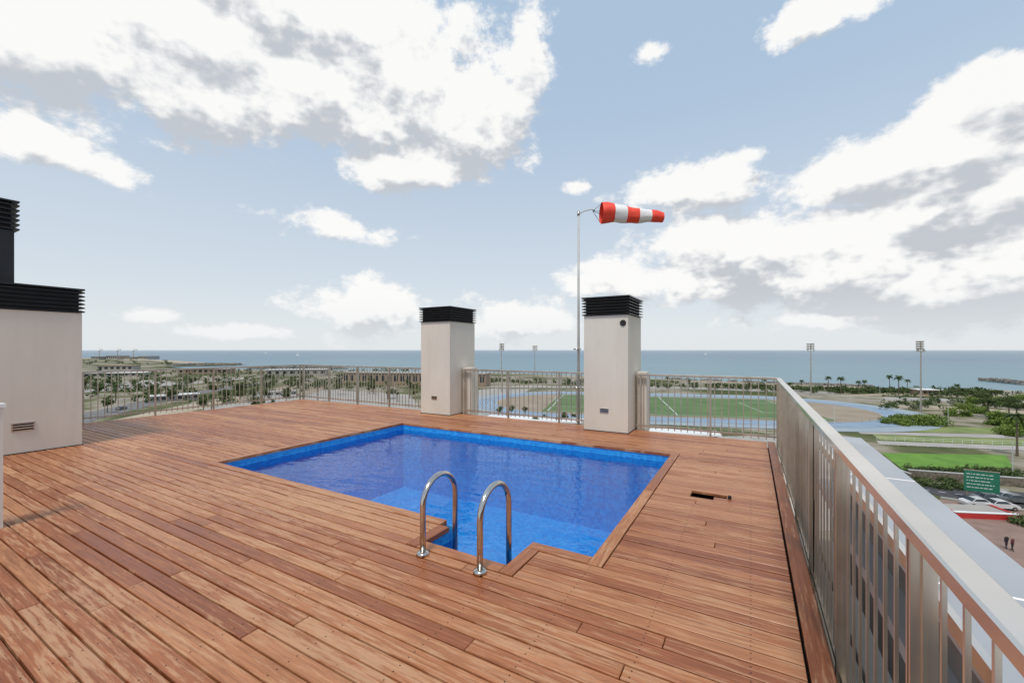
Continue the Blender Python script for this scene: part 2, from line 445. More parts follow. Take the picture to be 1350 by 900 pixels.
def strip(pp,w,mat,name,z):
    q=MB(); L=[];Rr=[]
    for i,p in enumerate(pp):
        a=Vector(pp[max(i-1,0)]); b_=Vector(pp[min(i+1,len(pp)-1)]); t=(b_-a).normalized(); n=Vector((-t.y,t.x))
        L.append(Vector(p)+n*w/2); Rr.append(Vector(p)-n*w/2)
    for i in range(len(pp)-1):
        q.face([(*Rr[i],0),(*Rr[i+1],0),(*L[i+1],0),(*L[i],0)],mat)
    return q.obj(name,loc=(0,0,z))
M_sand=simple('beach_sand',(0.36,0.30,0.21),(0.45,0.385,0.285),0.05,0.95)
M_rock=simple('breakwater_rock',(0.16,0.15,0.13),(0.34,0.32,0.29),0.5,0.9)
strip([gp(x,y+0.8) for x,y in shore[1:8]],40,M_sand,'beach',GZ+0.05)
strip([gp(x,y+1.0) for x,y in shore[11:22]],9,M_sand,'beach',GZ+0.05)
# sea
m,nt,b=newmat('sea_water')
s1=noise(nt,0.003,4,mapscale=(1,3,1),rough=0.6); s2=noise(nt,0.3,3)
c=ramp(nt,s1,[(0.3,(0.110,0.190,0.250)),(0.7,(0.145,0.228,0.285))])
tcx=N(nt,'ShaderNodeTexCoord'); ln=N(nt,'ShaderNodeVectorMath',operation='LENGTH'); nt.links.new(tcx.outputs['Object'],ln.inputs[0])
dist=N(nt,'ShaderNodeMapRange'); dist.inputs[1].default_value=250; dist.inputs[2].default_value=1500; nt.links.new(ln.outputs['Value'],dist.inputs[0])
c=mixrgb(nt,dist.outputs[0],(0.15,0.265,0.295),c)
haze_f=N(nt,'ShaderNodeMapRange'); haze_f.inputs[1].default_value=1500; haze_f.inputs[2].default_value=14000; haze_f.inputs[4].default_value=.8; nt.links.new(ln.outputs['Value'],haze_f.inputs[0])
c=mixrgb(nt,haze_f.outputs[0],c,(0.35,0.40,0.43))  # haze over the far sea, painted into its base colour by distance
nt.links.new(c,b.inputs['Base Color']); b.inputs['Roughness'].default_value=0.42; b.inputs['Specular IOR Level'].default_value=0.5
bump(nt,b,s2,0.5,0.6)
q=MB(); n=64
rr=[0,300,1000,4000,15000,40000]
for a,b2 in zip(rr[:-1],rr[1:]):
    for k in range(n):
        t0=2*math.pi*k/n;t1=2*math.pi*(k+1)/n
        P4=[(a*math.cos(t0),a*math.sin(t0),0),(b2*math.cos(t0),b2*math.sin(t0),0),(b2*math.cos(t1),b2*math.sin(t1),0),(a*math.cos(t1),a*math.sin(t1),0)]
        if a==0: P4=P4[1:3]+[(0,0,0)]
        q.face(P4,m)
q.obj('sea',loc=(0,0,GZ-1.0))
def rocks(name,pp,w,n,s0,s1):
    q=MB()
    for _ in range(n):
        t=R()*(len(pp)-1); i=int(t); f=t-i
        p=Vector(pp[i]).lerp(Vector(pp[i+1]),f)+Vector((U(-w,w),U(-w,w)))
        s=U(s0,s1); vs=[Vector((U(.6,1)*sx,U(.6,1)*sy,U(.5,1)*sz))*s for sx in(-1,1) for sy in(-1,1) for sz in(-1,1)]
        c=Vector((p.x,p.y,GZ-0.6+U(0,1.2))); vs=[v+c for v in vs]
        for f_ in [(0,1,3,2),(4,6,7,5),(0,4,5,1),(2,3,7,6),(0,2,6,4),(1,5,7,3)]: q.face([vs[k] for k in f_],M_rock)
    q.obj(name)
rocks('breakwater',[gp(1300,500.5),gp(1330,503),gp(1360,506),gp(1420,510)],4,260,1.0,2.2)
rocks('breakwater',[gp(225,481.5),gp(270,480.5),gp(316,480.3)],6,300,1.5,3.2)
rocks('breakwater',[gp(880,499.5),gp(1040,506),gp(1150,509.5)],2.5,300,0.8,1.6)
rocks('breakwater',[gp(330,485.0),gp(400,484.6),gp(452,485.5)],5,260,1.3,2.6)

# ---- athletics track
M_track=simple('track_blue',(0.16,0.26,0.38),(0.22,0.33,0.45),0.15,0.8)
M_apron=simple('track_apron',(0.27,0.33,0.37),(0.33,0.39,0.42),0.1,0.85)
M_pitch,nt,b=newmat('pitch_grass')
a=noise(nt,0.08,4); nt.links.new(ramp(nt,a,[(0.3,(0.08,0.145,0.05)),(0.7,(0.125,0.20,0.07))]),b.inputs['Base Color']); b.inputs['Roughness'].default_value=0.95
M_ochre=simple('ochre_surface',(0.27,0.215,0.155),(0.35,0.285,0.205),0.1,0.9)
cx,cy=gd(879,190); ta=math.radians(16.6)
def oval(r,s,z,r2=None,mat=None,q=None,seg=24):
    ca,sa=math.cos(ta),math.sin(ta)
    def pt(rad,k):
        if k<=seg: a=-math.pi/2+math.pi*k/seg; x=s+rad*math.cos(a); y=rad*math.sin(a)
        else: a=math.pi/2+math.pi*(k-seg-1)/seg; x=-s+rad*math.cos(a); y=rad*math.sin(a)
        return (x*ca-y*sa,x*sa+y*ca,z)
    K=2*seg+2
    if r2 is None: q.face([pt(r,k) for k in range(K)],mat)
    else:
        for k in range(K): q.face([pt(r2,k),pt(r,k),pt(r,(k+1)%K),pt(r2,(k+1)%K)],mat)
q=MB()
oval(53,42,0.00,None,M_apron,q); oval(46,42,0.04,None,M_track,q); oval(36.5,42,0.08,None,M_ochre,q)
M_line=simple('line_paint',(0.7,0.72,0.72),(0.8,0.8,0.8),1,0.7)
for k in range(9): oval(46-k*1.18,42,0.11,46-k*1.18-0.16,M_line,q)
ca,sa=math.cos(ta),math.sin(ta)
def tl(x0,x1,y0,y1,z,mat):
    q.face([(x*ca-y*sa,x*sa+y*ca,z) for x,y in ((x0,y0),(x1,y0),(x1,y1),(x0,y1))],mat)
tl(-52,52,-33,33,0.12,M_pitch)
for (a_,b2,c_,d_) in [(-50,50,-31,-30.7),(-50,50,30.7,31),(-50,-49.7,-31,31),(49.7,50,-31,31),(-.15,.15,-31,31),(-50,-34,-16,-15.7),(-50,-34,15.7,16),(-34.2,-34,-16,16),(34,50,-16,-15.7),(34,50,15.7,16),(34,34.2,-16,16)]:
    tl(a_,b2,c_,d_,0.15,M_line)
q.obj('running_track',loc=(cx,cy,GZ+0.12))
for sgn in (-1,1):
    g=MB(); x=sgn*50
    g.tube([(x,-3.66,0),(x,-3.66,2.44),(x,3.66,2.44),(x,3.66,0)],0.08,M_white,6)
    g.tube([(x,-3.66,2.44),(x+sgn*2,-3.66,0),(x+sgn*2,3.66,0),(x,3.66,2.44)],0.04,M_white,6)
    o=g.obj('football_goal',loc=(cx,cy,GZ+0.25)); o.rotation_euler=(0,0,ta)

# ---- surfaces
M_asph=simple('asphalt',(0.045,0.045,0.048),(0.075,0.075,0.078),0.8,0.9)
M_asphL=simple('weathered_asphalt',(0.14,0.14,0.14),(0.20,0.195,0.19),0.3,0.9)
M_conc=simple('pale_concrete',(0.32,0.30,0.27),(0.42,0.395,0.355),0.2,0.9)
M_pave=simple('pink_paving',(0.22,0.145,0.115),(0.30,0.20,0.16),0.5,0.9)
M_lawn,nt,b=newmat('lawn')
a=noise(nt,0.25,5,rough=0.7); nt.links.new(ramp(nt,a,[(0.3,(0.075,0.19,0.018)),(0.7,(0.16,0.31,0.035))]),b.inputs['Base Color']); b.inputs['Roughness'].default_value=0.95
M_dry=simple('dry_grass',(0.13,0.19,0.045),(0.26,0.29,0.10),0.15,0.95)
def pg(name,L,mat,z): return polysheet(name,[gp(*s) for s in L],mat,GZ+z)
M_kerb=simple('kerb_stone',(0.4,0.39,0.37),(0.5,0.49,0.47),1,0.9)
def kerb(a,b_,h=0.14,w=0.3,name='kerb'):
    a=Vector(gp(*a)); b_=Vector(gp(*b_)); d=(b_-a); L=d.length
    q=MB(); q.box(0,L,-w/2,w/2,0,h+0.1,M_kerb); o=q.obj(name,loc=(a.x,a.y,GZ)); o.rotation_euler=(0,0,math.atan2(d.y,d.x))
pg('park_path',[(1165,523),(1400,530),(1400,534),(1165,527)],M_conc,0.06)
pg('park_path',[(1165,534),(1260,536),(1400,545),(1400,549),(1250,541),(1165,538)],M_sand,0.06)
pg('sandy_yard',[(1080,523),(1165,518),(1300,519),(1400,524),(1400,527),(1165,521)],M_sand,0.05)
pg('grass_strip',[(1140,560),(1400,566),(1400,574),(1150,568)],M_dry,0.06)
pg('park_path',[(1130,568.5),(1400,575),(1400,580),(1135,572)],M_conc,0.07)
pg('lawn',[(1150,572.5),(1400,581),(1400,590),(1160,580)],M_dry,0.05)
pg('promenade',[(1155,581),(1450,592),(1450,598),(1160,586)],M_conc,0.08)
pg('lawn',[(1162,597),(1326,600),(1336,616),(1192,620)],M_lawn,0.07)
pg('road',[(1190,634),(1330,648),(1600,668),(1600,712),(1370,672),(1240,654),(1205,645)],M_asph,0.07)
pg('pavement',[(1240,658),(1290,664),(1370,678),(1600,722),(1700,860),(1250,900),(1130,700)],M_pave,0.08)
kerb((1240,656),(1372,676)); kerb((1190,633),(1330,647))
for k in range(7):
    a=Vector(gp(1215+22*k,645.5+2.9*k)); b2=Vector(gp(1225+22*k,646.8+2.9*k)); strip([a,b2],0.18,M_line,'road_marking',GZ+0.1)
pg('road',[(60,556),(108,545),(230,520),(330,505),(342,506),(250,522),(130,552),(70,575)],M_asphL,0.07)
pg('plaza',[(250,530),(403,512),(540,520),(560,545),(300,560)],M_conc,0.05)
pg('plaza',[(120,505),(210,500),(250,504),(170,513)],M_conc,0.045)
pg('park_path',[(-50,520),(150,510),(330,497),(332,499),(160,514),(-50,528)],M_conc,0.06)
pg('park_path',[(120,560),(260,530),(400,512),(404,514),(280,536),(150,566)],M_sand,0.08)
pg('sports_court',[(330,516),(400,505),(450,507),(400,522)],M_ochre,0.09)
pg('plaza',[(560,520),(650,512),(700,513),(640,545),(700,562),(560,580)],M_conc,0.05)
pg('park_path',[(640,508),(900,510),(1100,517),(1100,519),(900,512.5),(640,510.5)],M_conc,0.06)
pg('plaza',[(560,584),(1100,572),(1140,600),(1140,700),(560,700)],M_conc,0.055)

# ---- vegetation
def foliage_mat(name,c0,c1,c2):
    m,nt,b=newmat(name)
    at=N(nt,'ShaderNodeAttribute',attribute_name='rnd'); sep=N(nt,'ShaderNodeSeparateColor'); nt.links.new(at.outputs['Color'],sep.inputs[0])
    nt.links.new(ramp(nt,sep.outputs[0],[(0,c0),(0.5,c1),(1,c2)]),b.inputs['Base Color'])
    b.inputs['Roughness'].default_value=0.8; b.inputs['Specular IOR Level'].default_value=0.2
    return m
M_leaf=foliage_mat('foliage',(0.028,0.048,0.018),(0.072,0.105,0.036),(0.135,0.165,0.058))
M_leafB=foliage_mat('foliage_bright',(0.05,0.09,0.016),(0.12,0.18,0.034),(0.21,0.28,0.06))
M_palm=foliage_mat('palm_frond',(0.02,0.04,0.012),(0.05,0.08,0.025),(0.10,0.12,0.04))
M_bark=simple('bark',(0.09,0.065,0.045),(0.17,0.13,0.095),3,0.95,bmp=0.5)
def leafquad(q,c,s,mat,col):
    a=Vector((U(-1,1),U(-1,1),U(-1,1))).normalized(); b_=a.cross(Vector((U(-1,1),U(-1,1),U(-1,1)))).normalized()
    a*=s*U(.6,1.2); b_*=s*U(.35,.8)
    q.face([c-a-b_*.4,c+a*.1-b_,c+a+b_*.3,c-a*.2+b_],mat,col)
def crown(q,cen,rx,rz,n,s,mat,lobes=7):
    lb=[]
    for k in range(lobes):
        a=U(0,6.283); rr=U(0.2,0.75)*rx
        lb.append((cen+Vector((rr*math.cos(a),rr*math.sin(a),U(-.45,.6)*rz)),U(.32,.58),U(-.2,.2)))
    for _ in range(n):
        c,f,sh=random.choice(lb)
        d=Vector((random.gauss(0,1),random.gauss(0,1),random.gauss(0,1))).normalized()*(R()**0.4)
        p=c+Vector((d.x*rx*f,d.y*rx*f,d.z*rz*f*1.1))
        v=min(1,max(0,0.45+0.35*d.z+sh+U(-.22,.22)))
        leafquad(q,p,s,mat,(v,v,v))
def tree_mesh(name,h,rx,rz,n,s,mat,trunk=True,lobes=8):
    q=MB(); ch=h-rz
    if trunk:
        tp=[Vector((0,0,0)),Vector((U(-.15,.15),U(-.15,.15),h*.25)),Vector((U(-.3,.3),U(-.3,.3),h*.5)),Vector((U(-.4,.4),U(-.4,.4),ch))]
        q.tube(tp,[h*.035,h*.028,h*.022,h*.012],M_bark,7)
        for k in range(6):
            a=k*1.05+U(-.3,.3); st=tp[2].lerp(tp[3],U(0,.6))-Vector((0,0,h*.05))
            q.tube([st,st+Vector((math.cos(a)*rx*.35,math.sin(a)*rx*.35,rz*.35)),st+Vector((math.cos(a)*rx*.7,math.sin(a)*rx*.7,rz*.7))],[h*.012,h*.008,h*.004],M_bark,5)
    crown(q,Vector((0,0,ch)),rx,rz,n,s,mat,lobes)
    return q.mesh(name)
def palm_mesh(name,h,nf=26,fl=2.6):
    q=MB(); lean=U(-.3,.3)
    q.tube([(0,0,0),(lean*.3,0,h*.3),(lean*.7,0,h*.65),(lean,0,h)],[.28,.2,.18,.2],M_bark,8)
    q.tube([(lean,0,h-.9),(lean,0,h-.3),(lean,0,h+.2)],[.22,.42,.2],M_bark,8)
    for k in range(nf):
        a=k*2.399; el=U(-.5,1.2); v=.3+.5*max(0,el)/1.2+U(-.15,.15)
        pts=[]
        for j in range(6):
            t=j/5; r=fl*t*math.cos(el*.7)*(1-.12*t); z=h+.1+fl*(math.sin(el)*t*.8-0.55*t*t)
            pts.append(Vector((lean+r*math.cos(a),r*math.sin(a),z)))
        sdv=Vector((-math.sin(a),math.cos(a),0))
        for j in range(5):
            w0=.42*math.sin(math.pi*min(1,(j/5)*.9+.1)); w1=.42*math.sin(math.pi*min(1,((j+1)/5)*.9+.1))*.9
            for sg in (-1,1):
                p0,p1=pts[j],pts[j+1]
                q.face([p0,p1,p1+sdv*sg*w1+Vector((0,0,-w1*.7)),p0.lerp(p1,.35)+sdv*sg*w0+Vector((0,0,-w0*.7))],M_palm,(v,)*3)
    return q.mesh(name)
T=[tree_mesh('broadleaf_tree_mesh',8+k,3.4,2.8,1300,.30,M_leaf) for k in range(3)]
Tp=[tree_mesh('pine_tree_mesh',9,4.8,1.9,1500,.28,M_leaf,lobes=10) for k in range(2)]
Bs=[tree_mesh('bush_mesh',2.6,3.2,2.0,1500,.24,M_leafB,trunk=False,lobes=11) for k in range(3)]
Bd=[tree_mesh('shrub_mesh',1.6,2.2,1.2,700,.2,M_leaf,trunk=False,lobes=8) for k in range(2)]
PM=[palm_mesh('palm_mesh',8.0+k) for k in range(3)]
def put(kind,nm,sx,sy,sc=1.0):
    x,y=gp(sx,sy); inst(nm,random.choice(kind),(x,y,GZ-0.1),U(0,6.28),(sc*U(.92,1.08),sc*U(.92,1.08),sc*U(.92,1.08)))
for s in [(1172,558,.95),(1188,560,1.0),(1205,559,1.35),(1222,561,1.2),(1238,560,1.4),(1182,554,1.0),(1213,554,1.1),(1196,555,1.0)]: put(Bs,'round_bush',*s)
for s in [(1262,548),(1275,540),(1290,545),(1302,550),(1315,553),(1340,553),(1283,532),(1300,530),(1325,535),(1345,538),(1370,545),(1312,528),(1350,527),(1330,546),(1296,537),(1360,556)]:
    k=R()<.55; put(Tp if k else Bs,'stone_pine_tree' if k else 'round_bush',s[0],s[1],U(.6,.85) if k else U(1.1,1.5))
for s in [(1325,562,1.3),(1345,568,1.5),(1372,572,1.6),(1335,574,1.2),(1310,560,1.0)]: put(Bs,'round_bush',*s)
put(PM,'palm_tree',1341,601,1.05)
for s in [(1040,516),(1062,514),(1112,517),(1140,515),(1172,514),(1196,516),(1265,519),(945,514),(908,512),(875,511),(845,508),(806,507),(752,508),(985,515),(1180,520),(1010,514),(1088,516),(1128,518)]: put(PM,'palm_tree',s[0]+U(-5,5),s[1]+U(0,3),U(.6,1.05))
for k in range(14): put(PM,'palm_tree',U(375,620),U(509,530),U(.6,1.0))
for k in range(12): put(PM,'palm_tree',U(120,380),U(515,545),U(.5,.8))
for k in range(26): put(T,'broadleaf_tree',U(100,400),U(508,548),U(.45,.9))
for k in range(10): put(T,'broadleaf_tree',U(400,555),U(508,528),U(.5,.8))
for k in range(9): put(T,'broadleaf_tree',U(640,760),U(548,562),U(.3,.5))
for s in [(1205,641),(1222,640),(1240,643),(1258,642),(1195,636),(1270,646),(1345,686),(1352,694),(1366,690),(1340,640),(1350,636),(1325,634),(1215,634),(1250,636)]: put(Bd,'shrub',s[0],s[1],U(.6,.9))
q=MB()
def mass(n,fx,fy,s0,s1,nf=44,mat=M_leaf):
    for _ in range(n):
        sx=fx(); sy=fy(sx); x,y=gp(sx,sy); s=U(s0,s1)
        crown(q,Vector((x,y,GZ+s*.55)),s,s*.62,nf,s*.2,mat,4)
mass(190,lambda:U(1010,1300),lambda x:512+ (x-1010)*.02+U(0,5),1.8,3.4)
mass(140,lambda:U(640,1010),lambda x:501+(x-640)*.028+U(0,4),1.8,3.4)
mass(340,lambda:U(-60,560),lambda x:489.5+U(0,1)**2*26+(8 if x<300 else 0)*R(),2.2,4.2)
mass(120,lambda:U(-60,360),lambda x:U(503,532),1.8,3.4)
mass(80,lambda:U(330,560),lambda x:U(497,512),2.0,4.0)
mass(150,lambda:U(1165,1480),lambda x:U(517,541),1.4,3.0)
mass(30,lambda:U(108,230),lambda x:U(475.5,481),3,6,30)
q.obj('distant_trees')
q=MB()
for k in range(160):
    t=R(); x,y=gp(1195+150*t,621+5*t+U(0,7)); s=U(.6,1.2); crown(q,Vector((x,y,GZ+U(.3,1.4))),s,s*.7,40,.16,M_leaf,3)
q.obj('hedge')
M_stone=simple('rubble_stone',(0.10,0.085,0.065),(0.24,0.20,0.155),2.5,0.95,bmp=0.6)
def wallseg(name,a,b_,h,w,mat,z=GZ):
    a=Vector(gp(*a)); b_=Vector(gp(*b_)); d=b_-a; q=MB(); q.box(0,d.length,-w/2,w/2,0,h,mat); q.box(-.05,d.length+.05,-w/2-.05,w/2+.05,h+.001,h+.12,M_kerb)
    o=q.obj(name,loc=(a.x,a.y,z)); o.rotation_euler=(0,0,math.atan2(d.y,d.x)); return o
wallseg('retaining_wall',(1198,630),(1350,642),1.6,.5,M_stone)
wallseg('low_wall',(1110,597),(1200,632),1.1,.4,M_stone)
def fence(name,a,b_,h=1.1,step=2.2,mat=M_white,t=.03):
    a=Vector(gp(*a)); b_=Vector(gp(*b_)); d=b_-a; L=d.length; q=MB()
    q.box(0,L,-t,t,h-2*t,h,mat); q.box(0,L,-t*.7,t*.7,h*.5,h*.5+t*1.4,mat)
    k=0
    while k<L: q.box(k-t,k+t,-t*.9,t*.9,0,h-2*t-.001,mat); k+=step
    o=q.obj(name,loc=(a.x,a.y,GZ)); o.rotation_euler=(0,0,math.atan2(d.y,d.x))
fence('promenade_fence',(1158,586.5),(1450,598.5)); fence('promenade_fence',(1156,580.5),(1450,591.5))
fence('perimeter_fence',(1030,560),(1160,557),1.6,3,M_rail); fence('perimeter_fence',(660,552),(1020,573),1.4,3,M_white)
M_brown=simple('brown_cladding',(0.27,0.19,0.13),(0.34,0.25,0.175),0.5,0.8)
def building(name,a,b_,depth,h,mat,roof=M_conc,bays=12):
    a=Vector(gp(*a)); b_=Vector(gp(*b_)); d=b_-a; L=d.length; e=empty(name,(a.x,a.y,GZ)); e.rotation_euler=(0,0,math.atan2(d.y,d.x))
    q=MB(); q.box(0,L,0,depth,0,h,mat); q.obj('walls',e)
    q=MB(); q.box(-.6,L+.6,-.8,depth+.6,h+.002,h+.4,roof); q.obj('roof',e)
    q=MB()
    for k in range(bays):
        x=(k+.2)*L/bays; q.box(x,x+L/bays*.6,-.03,-.002,h*.35,h*.8,M_glass)
    q.obj('windows',e)
building('grandstand_building',(452,507),(640,510),14,8.6,M_brown,M_conc,22)
building('low_pavilion',(858,578),(948,582),5,1.6,M_white,M_white,8)
building('low_pavilion',(640,560),(765,566),6,2.0,M_conc,M_white,8)
building('harbour_building',(108,497.5),(190,496),14,3.5,M_conc,M_white,8)
building('beach_kiosk',(1210,521),(1236,521.5),6,3,M_brown,M_white,4)
building('harbour_building',(350,496),(430,495),12,6,M_conc,M_white,8)
building('harbour_building',(235,493),(300,492.5),16,5,M_brown,M_white,8)
building('harbour_building',(128,489),(175,488.5),16,6,M_conc,M_brown,6)
building('low_pavilion',(200,530),(262,526),6,2.6,M_conc,M_white,6)
building('low_pavilion',(330,524),(392,521),6,2.4,M_white,M_conc,6)
for sx,w_,hh in ((120,10,7),(140,14,9),(163,8,6),(182,12,8),(20,20,12),(60,18,10)):
    building('harbour_shed',(sx,473.5),(sx+w_,473.6),30,hh,M_conc,M_brown,5)
for sx in (131,155,176):
    x,y=gp(sx,473.2); q=MB(); q.tube([(0,0,0),(0,0,22)],.8,M_rail,6); q.tube([(-9,0,20),(24,0,26)],.6,M_rail,6); q.tube([(0,0,22),(2,0,29),(24,0,26)],.3,M_rail,5); q.obj('harbour_crane',loc=(x,y,GZ))
def boat(sx,sy,L=12,h=14,rot=0.3):
    x,y=gp(sx,sy,GZ-1); q=MB()
    sec=[(-.5,.22,.10),(-.2,.26,.11),(.2,.2,.12),(.5,.01,.15)]
    for (a,w0,z0),(a2,w1,z1) in zip(sec,sec[1:]):
        q.face([(a*L,-w0*L*.5,z0*L),(a2*L,-w1*L*.5,z1*L),(a2*L,0,0),(a*L,0,0)],M_white); q.face([(a*L,w0*L*.5,z0*L),(a2*L,w1*L*.5,z1*L),(a2*L,0,0),(a*L,0,0)],M_white); q.face([(a*L,-w0*L*.5,z0*L),(a2*L,-w1*L*.5,z1*L),(a2*L,w1*L*.5,z1*L),(a*L,w0*L*.5,z0*L)],M_white)
    q.tube([(0,0,.1*L),(0,0,h)],.1,M_rail,5); q.face([(.1,0,h),(.46*L,0,.18*L),(.1,.05*L,.2*L)],M_white); q.face([(-.1,0,h*.97),(-.42*L,.06*L,.22*L),(-.1,0,.2*L)],M_white)
    o=q.obj('sailing_boat',loc=(x,y,GZ-1)); o.rotation_euler=(0,0,rot)
boat(392,470,14,16); boat(350,467,14,18,1); boat(930,468.5,12,15,.5)
# floodlights
def flood(sx,d,h=28.4):
    x,y=gd(sx,d); e=empty('floodlight_mast',(x,y,GZ)); 
    tgt=Vector((cx-x,cy-y)); e.rotation_euler=(0,0,math.atan2(tgt.y,tgt.x)-math.pi/2)
    q=MB(); q.tube([(0,0,0),(0,0,h*.5),(0,0,h)],[.36,.27,.17],M_rail,10)
    q.box(-1.6,1.6,-.5,.5,h-4.2,h-4.05,M_rail)
    for xx in (-1.6,1.6): q.box(xx-.04,xx+.04,-.5,.5,h-4.05,h-3.1,M_rail)
    q.obj('mast',e)
    q=MB()
    for r_ in range(4):
        z=h-2.7+r_*.9; q.box(-1.9,1.9,-.06,.06,z-.06,z+.06,M_rail)
        for k in range(5):
            xx=-1.7+k*.85; q.tube([(xx,.0,z+.05),(xx,.28,z-.05),(xx,.5,z-.15)],[.16,.3,.36],M_rail,8)
    q.obj('lamp_bank',e)
flood(1214,169); flood(1069,232); flood(661,250,28.6); flood(705,330,28.2)
def lamp(sx,sy,h=8):
    x,y=gp(sx,sy); q=MB(); q.tube([(0,0,0),(0,0,h*.6),(0,0,h-.3),(.5,0,h),(1.4,0,h+.1)],[.1,.08,.06,.05,.04],M_pole,8); q.box(1.2,1.9,-.14,.14,h+.05,h+.17,M_rail); o=q.obj('street_lamp',loc=(x,y,GZ)); o.rotation_euler=(0,0,U(0,6))
for s in [(1250,562),(1100,560),(1335,630),(180,535),(300,512),(240,522),(350,520),(480,518),(520,525),(1020,520),(1160,520)]: lamp(*s)
# green sign board
x,y=gp(1294,661); e=empty('green_billboard',(x,y,GZ)); e.rotation_euler=(0,0,TH-0.5)
M_green=simple('sign_green',(0.01,0.13,0.075),(0.016,0.17,0.10),2,0.5)
q=MB(); q.box(-2.1,2.1,-.07,.07,1.6,5.0,M_green); q.obj('panel',e)
q=MB(); 
for xx in (-1.7,1.7): q.box(xx-.09,xx+.09,.071,.25,0,4.8,M_rail)
q.box(-2.15,2.15,-.09,.09,5.001,5.1,M_rail); q.obj('posts',e)
q=MB()
for k in range(5):
    xx=-1.8; e_=U(.2,1.5)
    while xx<e_: w_=U(.15,.5); q.box(xx,xx+w_,-.085,-.0705,4.4-k*.55,4.50-k*.55,M_line); xx+=w_+.12
q.obj('lettering',e)
x,y=gp(1300,684); e=MB(); M_redp=simple('red_paint',(0.42,0.02,0.02),(0.52,0.035,0.03),1,0.6)
e.box(-4.2,4.2,-.25,.25,0,.9,M_redp); e.box(-4.2,-3.8,.2501,4,0,.9,M_redp); e.box(3.8,4.2,.2501,4,0,.9,M_redp); e.box(-3.79,3.79,.26,4,0,.75,M_conc); e.box(-4.25,4.25,-.3,.3,.901,.98,M_white)
o=e.obj('red_planter_wall',loc=(x,y,GZ)); o.rotation_euler=(0,0,TH-.12)
def car(name,sx,sy,rot,paint):
    x,y=gp(sx,sy); q=MB(); prof=[(-2.1,.35),(-2.12,.75),(-1.95,.95),(-1.5,1.0),(-.9,1.42),(.35,1.45),(1.05,1.0),(1.85,.88),(2.1,.7),(2.12,.35)]
    for side in (-1,1):
        q.face([(a,side*(.86 if z<1.05 else .68),z) for a,z in (prof if side<0 else prof[::-1])],paint)
    for (a,z),(b2,z2) in zip(prof,prof[1:]+prof[:1]):
        wa=.86 if z<1.05 else .68; wb=.86 if z2<1.05 else .68
        q.face([(a,wa,z),(b2,wb,z2),(b2,-wb,z2),(a,-wa,z)],M_glass if (z,z2) in ((1.0,1.42),(1.45,1.0)) else paint)
    for s in (-1,1): q.face([(p[0],s*(p[2]),p[1]) for p in ((-1.3,1.04,.87),(-.85,1.36,.745),(.3,1.38,.74),(.85,1.04,.87))][::s],M_glass)
    for a in (-1.3,1.3):
        for s in (-.8,.8): q.tube([(a,s-.1,.33),(a,s+.1,.33)],.33,M_dark,14); q.tube([(a,s-.105,.33),(a,s+.105,.33)],.18,M_steel,10)
    o=q.obj(name,loc=(x,y,GZ+.08)); o.rotation_euler=(0,0,rot)
M_cw=simple('car_white',(0.6,0.6,0.6),(0.65,0.65,0.65),1,0.25); M_cg=simple('car_grey',(0.1,0.11,0.12),(0.14,0.15,0.16),1,0.25); M_cr=simple('car_silver',(0.4,0.41,0.42),(0.45,0.46,0.47),1,0.25,.5)
for s,mm in zip([(1290,668),(1318,671),(1338,663),(1326,660),(1304,662)],[M_cw,M_cw,M_cg,M_cr,M_cg]): car('parked_car',*s,TH-.15+U(-.05,.05),mm)
car('car',230,524,2.2,M_cw); car('car',160,540,2.2,M_cg); car('car',285,513,2.2,M_cr)
def person(sx,sy,rot,mt,mp):
    x,y=gp(sx,sy); me=bpy.data.meshes.new('person')
    V=[((0,0,.95),.13),((0,0,1.2),.14),((0,0,1.42),.13),((0,0,1.52),.055),((0,.01,1.62),.095),((0,.0,1.70),.085),
       ((.19,0,1.42),.06),((.25,.05,1.15),.045),((.24,.15,.92),.035),((-.19,0,1.42),.06),((-.25,-.05,1.15),.045),((-.24,0.02,.9),.035),
       ((.1,.08,.5),.075),((.1,.18,.08),.05),((.1,.3,.04),.04),((-.1,-.0,.5),.075),((-.1,-.16,.08),.05),((-.1,-.05,.04),.04)]
    E=[(0,1),(1,2),(2,3),(3,4),(4,5),(2,6),(6,7),(7,8),(2,9),(9,10),(10,11),(0,12),(12,13),(13,14),(0,15),(15,16),(16,17)]
    me.from_pydata([v[0] for v in V],E,[]); o=bpy.data.objects.new('person',me); SC.collection.objects.link(o)
    sk=o.modifiers.new('skin','SKIN')
    for i,v in enumerate(V): me.skin_vertices[0].data[i].radius=(v[1],v[1])
    me.skin_vertices[0].data[0].use_root=True
    s=o.modifiers.new('sub','SUBSURF'); s.levels=1; s.render_levels=1
    m,nt,b=newmat('clothed_figure'); tc=N(nt,'ShaderNodeTexCoord'); sp=N(nt,'ShaderNodeSeparateXYZ'); nt.links.new(tc.outputs['Object'],sp.inputs[0])
    r=N(nt,'ShaderNodeValToRGB'); r.color_ramp.interpolation='CONSTANT'
    while len(r.color_ramp.elements)<4: r.color_ramp.elements.new(.5)
    for e_,(p,c) in zip(r.color_ramp.elements,[(0,mp),(.5,mt),(.77,(.45,.28,.2)),(.86,(.03,.02,.015))]): e_.position=p; e_.color=(*c,1)
    nt.links.new(math_(nt,'DIVIDE',sp.outputs[2],2.0),r.inputs[0]); nt.links.new(r.outputs[0],b.inputs['Base Color']); me.materials.append(m)
    o.location=(x,y,GZ+.09); o.rotation_euler=(0,0,rot)
person(1327,724,.4,(.02,.02,.025),(.03,.03,.05)); person(1335,727,.6,(.12,.03,.03),(.02,.02,.02))

